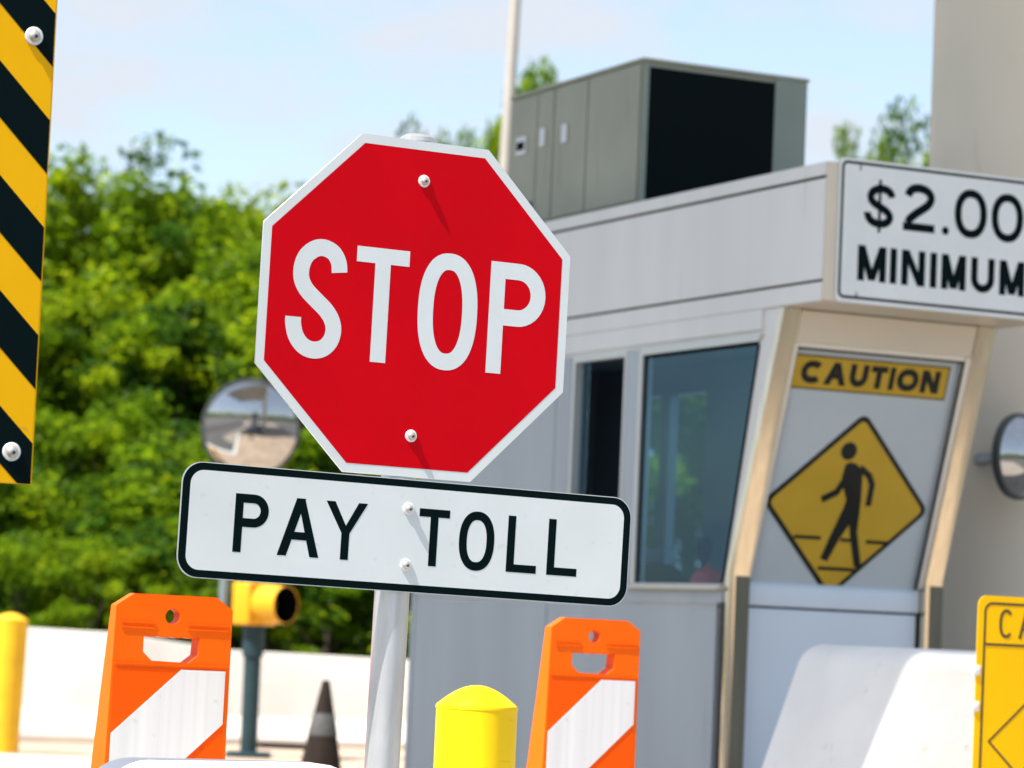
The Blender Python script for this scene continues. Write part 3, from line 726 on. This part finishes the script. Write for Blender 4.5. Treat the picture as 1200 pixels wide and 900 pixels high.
# ================================================================== ground
def sheet(name, pts, zz, m, kerb=None):
    o = MB().add([(x,y,zz) for x,y in pts],[tuple(range(len(pts)))]).build(name, m); tag(o, kind='structure'); return o
def uv_(uu, vv): return (P0.x+uu*math.cos(YAW)-vv*math.sin(YAW), P0.y+uu*math.sin(YAW)+vv*math.cos(YAW))
sheet('ground', [(-900,-900),(900,-900),(900,900),(-900,900)], -.004, GRASS_M)
sheet('road', [(-60,-60),(60,-60),(60,34.5),(-60,34.5)], .0, ROADM)
sheet('booth_apron', [uv_(a_,b_) for a_,b_ in ((-2.3,-12.5),(9,-12.5),(9,9),(-2.3,9))], .002, PAVE)
sheet('lane_asphalt', [uv_(a_,b_) for a_,b_ in ((-9.5,-60),(-4.9,-60),(-4.9,16),(-9.5,16))], .004, ASPH)
sheet('approach_asphalt', [uv_(a_,b_) for a_,b_ in ((-4.8,-60),(-.5,-60),(-.5,-9.0),(-4.8,-9.0))], .004, ASPH)
sheet('side_asphalt', [uv_(a_,b_) for a_,b_ in ((-.4,-60),(14,-60),(14,-12.6),(-.4,-12.6))], .006, ASPH)
for a_ in (-9.2,-5.2,-.9):
    sheet('lane_line', [uv_(a_,b_) for a_,b_ in ((0,-60),)]+[uv_(a_+.15,-60),uv_(a_+.15,-9.2),uv_(a_,-9.2)], .008, PAINT)
def island(pts, h, m, name='traffic_island'):
    n=len(pts); mb=MB().add([(x,y,.0) for x,y in pts]+[(x,y,h) for x,y in pts],[tuple(range(2*n-1,n-1,-1))[::-1]]+[(i,(i+1)%n,(i+1)%n+n,i+n) for i in range(n)])
    o=mb.build(name,m,bevel=.02,seg=2); tag(o,kind='structure'); return o
def uv(o, uu, vv): return (o.x+uu*math.cos(YAW)-vv*math.sin(YAW), o.y+uu*math.sin(YAW)+vv*math.cos(YAW))
island([uv(P0,a_,b_) for a_,b_ in ((-.35,-3.2),(2.6,-3.2),(2.6,5.2),(-.35,5.2))], .2, ISLE2)
ps = Vector((base.x,base.y,0))
island([uv(ps,a_,b_) for a_,b_ in ((-1.1,-.75),(1.2,-.75),(1.2,2.9),(-1.1,2.9))], .15, KERB)
kl = U(-40, 880, 23.2); kr = U(520, 905, 20)
island([(-9,23.3),(-2.9,23.3),(-2.3,19.6),(4.5,19.6),(4.5,31.0),(-9,31.0)], .2, ISLE)
o = MB().box(-9,-2.9,23.0,23.28,0,.215).box(-2.9,-2.62,19.3,23.28,0,.215).build('kerb', KERB, bevel=.02); tag(o, kind='structure')

# ================================================================== trees
def leaf_mat(name, c1, c2, c3):
    m = bpy.data.materials.new(name); m.use_nodes = True; nt = m.node_tree; nt.nodes.clear(); L = nt.links
    o = nt.nodes.new('ShaderNodeOutputMaterial'); g = nt.nodes.new('ShaderNodeNewGeometry')
    r = nt.nodes.new('ShaderNodeValToRGB'); e = r.color_ramp.elements
    e[0].position = 0; e[0].color = (*c1,1); e[1].position = 1; e[1].color = (*c3,1); k = e.new(.55); k.color = (*c2,1)
    L.new(g.outputs['Random Per Island'], r.inputs['Fac'])
    p = nt.nodes.new('ShaderNodeBsdfPrincipled'); p.inputs['Roughness'].default_value = .5; p.inputs['Specular IOR Level'].default_value = .1
    tr = nt.nodes.new('ShaderNodeBsdfTranslucent'); mx = nt.nodes.new('ShaderNodeMixShader'); mx.inputs[0].default_value = .54
    hs = nt.nodes.new('ShaderNodeHueSaturation'); hs.inputs['Value'].default_value = 1.6; hs.inputs['Hue'].default_value = .488
    L.new(r.outputs['Color'], p.inputs['Base Color']); L.new(r.outputs['Color'], hs.inputs['Color']); L.new(hs.outputs['Color'], tr.inputs['Color'])
    L.new(p.outputs[0], mx.inputs[1]); L.new(tr.outputs[0], mx.inputs[2]); L.new(mx.outputs[0], o.inputs['Surface'])
    return m
LEAF = [leaf_mat('deep_green_leaf', (.014,.048,.005),(.032,.090,.007),(.075,.155,.009)),
        leaf_mat('mid_green_leaf', (.060,.125,.004),(.112,.205,.005),(.170,.275,.008)),
        leaf_mat('yellow_green_leaf', (.115,.185,.004),(.190,.280,.006),(.270,.350,.010))]
def crown_mesh(seed, H, rad, zlow, nclump, nleaf, leaf, pal=(.34,.40,.26)):
    rg = np.random.default_rng(seed); quads = []; mats = []
    cz = (H+zlow)/2; hz = (H-zlow)/2
    # main boughs, then leaf clumps on them
    nb = 9; boughs = []
    for k in range(nb):
        a = 2*math.pi*(k*.618+rg.random()*.2); zf = -0.75+1.6*k/(nb-1)
        w = math.sqrt(max(.08,1-(abs(zf)*.92)**2))
        boughs.append((math.cos(a)*rad*.62*w*rg.uniform(.6,1.15), math.sin(a)*rad*.62*w*rg.uniform(.6,1.15), cz+zf*hz*.8, rad*rg.uniform(.34,.52)))
    boughs.append((0,0,H-rad*.42,rad*.46)); boughs.append((.1,0,H-rad*.42,rad*.42)); boughs.append((0,.1,H-rad*.75,rad*.6))
    cl = []
    for i in range(nclump):
        bx,by,bz,br = boughs[rg.integers(len(boughs))]
        d = rg.normal(size=3); d /= np.linalg.norm(d); d[2] = d[2]*.8+.1
        s = br*rg.uniform(.35,1.18)
        cl.append((bx+d[0]*s, by+d[1]*s, max(zlow,bz+d[2]*s*.85), rg.uniform(.16,.42)*rad*.62, rg.choice(3,p=list(pal))))
    V = []; M = []
    for (x,y,zz,s,mi) in cl:
        n = int(nleaf*rg.uniform(.5,1.4))
        c = rg.normal(size=(n,3)); c /= np.linalg.norm(c,axis=1)[:,None]
        c *= (rg.random((n,1))**.45)*s*np.array([1,1,.72]); c += (x,y,zz)
        nr = rg.normal(size=(n,3))*.8+np.array([0,0,.75]); nr /= np.linalg.norm(nr,axis=1)[:,None]
        t1 = np.cross(nr, rg.normal(size=(n,3))); t1 /= np.linalg.norm(t1,axis=1)[:,None]; t2 = np.cross(nr,t1)
        L = leaf*rg.uniform(.6,1.35,(n,1)); Wd = L*.42
        q = np.stack([c-t1*L, c-t2*Wd+nr*L*.12, c+t1*L, c+t2*Wd+nr*L*.12], axis=1)
        V.append(q.reshape(-1,3)); mm = np.full(n,mi); flip = rg.random(n)<.12; mm[flip] = rg.integers(0,3,flip.sum()); M.append(mm)
    V = np.concatenate(V); M = np.concatenate(M); nq = len(M)
    me = bpy.data.meshes.new('crown'); me.vertices.add(nq*4); me.vertices.foreach_set('co', V.astype(np.float32).ravel())
    me.loops.add(nq*4); me.loops.foreach_set('vertex_index', np.arange(nq*4,dtype=np.int32))
    me.polygons.add(nq); me.polygons.foreach_set('loop_start', np.arange(0,nq*4,4,dtype=np.int32))
    for m_ in LEAF: me.materials.append(m_)
    me.polygons.foreach_set('material_index', M.astype(np.int32)); me.update(); me.validate()
    return me, boughs
def tree_proto(seed, H, rad, zlow, nclump=150, nleaf=125, leaf=.095, pal=(.34,.40,.26)):
    me, boughs = crown_mesh(seed, H, rad, zlow, nclump, nleaf, leaf, pal)
    mb = MB(); top = H*.72; w = random.uniform(-.2,.2)
    mb.tube([(0,0,-.1),(.02,0,.3),(w*.5,.1,top*.5),(w,.05,top)], [.03*H*.75,.022*H,.016*H,.004*H], 9)
    for (x,y,zz,br) in boughs:
        z0_ = max(.25,zz*.55); mb.tube([(w*.5*z0_/top,.05,z0_),(x*.5,y*.5,(z0_+zz)*.52),(x,y,zz)], [.009*H,.006*H,.002*H], 6)
    tm = mb.build('trunk', BARK, None, True).data
    bpy.data.objects.remove(bpy.data.objects['trunk'])
    return me, tm
PROT = [tree_proto(1,8.0,2.5,1.3,pal=(.2,.5,.3)), tree_proto(2,8.0,2.1,1.6,pal=(.75,.2,.05),leaf=.12,nleaf=90), tree_proto(3,8.0,2.8,1.0,pal=(.1,.4,.5)), tree_proto(4,8.0,2.3,1.8,pal=(.35,.45,.2),leaf=.075,nleaf=170)]
SHRB = [tree_proto(11,4.2,1.75,.15,90,110,.08,(.1,.4,.5)), tree_proto(12,4.2,1.55,.1,80,80,.11,(.6,.3,.1)), tree_proto(13,4.2,1.9,.1,95,130,.065,(.3,.5,.2))]
def plant(name, label, cat, group, x, y, H, H0, pr, wide, rz):
    t = thing(name, label, cat, (x,y,0), rz, 0, 0, group)
    s = H/H0; t.scale = (s*wide,s*wide,s)
    for nm, me in (('crown',pr[0]),('trunk',pr[1])):
        o = bpy.data.objects.new(nm, me); COL.objects.link(o); o.parent = t
rr = random.Random(21)
back = [(-60,230,50),(20,205,49),(95,212,47.5),(150,168,47),(212,214,48),(272,196,50),(335,208,48.5),(415,212,50),(500,141,52),(610,84,51),
        (730,130,53),(830,150,52),(905,222,51),(998,166,49.5),(1058,140,48),(1100,126,48.5),(1175,120,50),(1260,140,50)]
for i,(px,py,D) in enumerate(back):
    p = U(px,py,D)
    plant('broadleaf_tree','tall leafy green tree standing in the dense row behind the barrier','tree','tall trees behind the barrier',p.x,D,p.z*1.0,8.0,PROT[2 if px in (500,610,1058) else (i*7+i//3)%4],{500:.34,610:.50,998:.16,1058:.40}.get(px, rr.uniform(.82,1.0) if px < 940 else .62),rr.uniform(0,6.28))
mid = [(-30,330,45),(55,345,44.5),(125,300,45.5),(190,340,44),(250,290,45.5),(318,320,44.5),(385,300,45),(455,330,45),(530,320,45),(620,300,45.5),(700,330,45),(1180,330,45)]
for i,(px,py,D) in enumerate(mid):
    p = U(px,py,D)
    plant('young_tree','shorter bright green tree in the front of the woods behind the barrier','tree','shorter trees before the tall ones',p.x,D,p.z,8.0,PROT[(i*5+2)%4],rr.uniform(1.0,1.25),rr.uniform(0,6.28))
front = [(-50,520,41),(15,500,40.5),(80,540,40),(140,470,41.5),(205,520,40.5),(262,480,41),(325,520,40.5),(385,500,41),(450,540,40.5),(520,520,41),(600,540,41),
         (30,610,38),(110,630,37.5),(180,600,38),(240,640,37.5),(320,615,38),(390,640,37.5),(440,620,38)]
for i,(px,py,D) in enumerate(front):
    p = U(px,py,D)
    plant('leafy_shrub','bushy green shrub growing between the barrier and the trees','shrub','shrubs behind the barrier',p.x,D,p.z,4.2,SHRB[i%3],rr.uniform(.95,1.3),rr.uniform(0,6.28))

def far_wood():
    rg = np.random.default_rng(5); V = []; M = []
    for k in range(70):
        a = R(100+ 345*k/70) if k < 70 else R(118+58*(k-70)/60); D_ = rg.uniform(75,100) if k < 70 else rg.uniform(150,190); x = D_*math.cos(a); y = D_*math.sin(a)
        if R(-26) < math.atan2(x,y) < R(24): continue
        if k < 70 and R(-85) < math.atan2(x,y) < R(24): continue
        H_ = rg.uniform(7,12) if k < 70 else rg.choice([4.5,5.5,7,9])
        for c in range(26):
            n = 70; p0 = np.array([x,y,0])+rg.normal(size=3)*np.array([2.4,2.4,0])+np.array([0,0,rg.uniform(.6,H_-1)])
            c_ = p0+rg.normal(size=(n,3))*.75
            nr = rg.normal(size=(n,3)); nr /= np.linalg.norm(nr,axis=1)[:,None]
            t1 = np.cross(nr, rg.normal(size=(n,3))); t1 /= np.linalg.norm(t1,axis=1)[:,None]; t2 = np.cross(nr,t1)
            V.append(np.stack([c_-t1*.4,c_-t2*.2,c_+t1*.4,c_+t2*.2],axis=1).reshape(-1,3)); M.append(np.full(n,rg.integers(0,3)))
    V = np.concatenate(V); M = np.concatenate(M); nq = len(M)
    V[:,2] = np.maximum(V[:,2],.05)
    me = bpy.data.meshes.new('far_wood'); me.vertices.add(nq*4); me.vertices.foreach_set('co', V.astype(np.float32).ravel())
    me.loops.add(nq*4); me.loops.foreach_set('vertex_index', np.arange(nq*4,dtype=np.int32))
    me.polygons.add(nq); me.polygons.foreach_set('loop_start', np.arange(0,nq*4,4,dtype=np.int32))
    for m_ in LEAF: me.materials.append(m_)
    me.polygons.foreach_set('material_index', M.astype(np.int32)); me.update(); me.validate()
    o = bpy.data.objects.new('far_wood', me); COL.objects.link(o); tag(o, kind='stuff')
    tag(o, 'distant green woodland round the toll plaza, outside the trees behind the barrier', 'woodland')
far_wood()

# ================================================================== light and sky
SUN_EL, SUN_B = 58.0, 36.0                         # high, from the left and a little behind the camera
sd = Vector((-math.cos(R(SUN_B))*math.cos(R(SUN_EL)), -math.sin(R(SUN_B))*math.cos(R(SUN_EL)), math.sin(R(SUN_EL))))
sl_ = bpy.data.lights.new('sun','SUN'); sl_.energy = 5.0; sl_.angle = R(.6); sl_.color = (1,.95,.87)
so_ = bpy.data.objects.new('sun', sl_); COL.objects.link(so_); so_.rotation_euler = sd.to_track_quat('Z','Y').to_euler()
w = bpy.data.worlds.new('World'); scene.world = w; w.use_nodes = True; nt = w.node_tree; L = nt.links
bg = nt.nodes['Background']; bg.inputs['Strength'].default_value = .115
sk = nt.nodes.new('ShaderNodeTexSky'); sk.sky_type = 'NISHITA'; sk.sun_disc = False
sk.sun_elevation = R(SUN_EL); sk.sun_rotation = math.atan2(sd.x, sd.y); sk.dust_density = 1.2; sk.air_density = 1.0
tc = nt.nodes.new('ShaderNodeTexCoord'); mp = nt.nodes.new('ShaderNodeMapping'); mp.inputs['Scale'].default_value = (1,1,2.6); mp.inputs['Location'].default_value = (.35,.1,.22)
n1 = nt.nodes.new('ShaderNodeTexNoise'); n1.inputs['Scale'].default_value = 15; n1.inputs['Detail'].default_value = 8; n1.inputs['Roughness'].default_value = .55
L.new(tc.outputs['Generated'], mp.inputs['Vector']); L.new(mp.outputs['Vector'], n1.inputs['Vector'])
cr = nt.nodes.new('ShaderNodeValToRGB'); cr.color_ramp.elements[0].position = .42; cr.color_ramp.elements[1].position = .62
cr.color_ramp.elements[0].color = (.25,.25,.25,1); cr.color_ramp.elements[1].color = (.97,.97,.97,1)
L.new(n1.outputs['Fac'], cr.inputs['Fac'])
mx = nt.nodes.new('ShaderNodeMix'); mx.data_type = 'RGBA'
L.new(cr.outputs['Color'], mx.inputs['Factor']); L.new(sk.outputs['Color'], mx.inputs[6]); mx.inputs[7].default_value = (3.2,3.45,3.8,1)
L.new(mx.outputs[2], bg.inputs['Color'])

scene.render.engine = 'CYCLES'
vs_ = scene.view_settings; vs_.view_transform = 'Standard'; vs_.look = 'None'; vs_.gamma = 1; vs_.exposure = 1.08
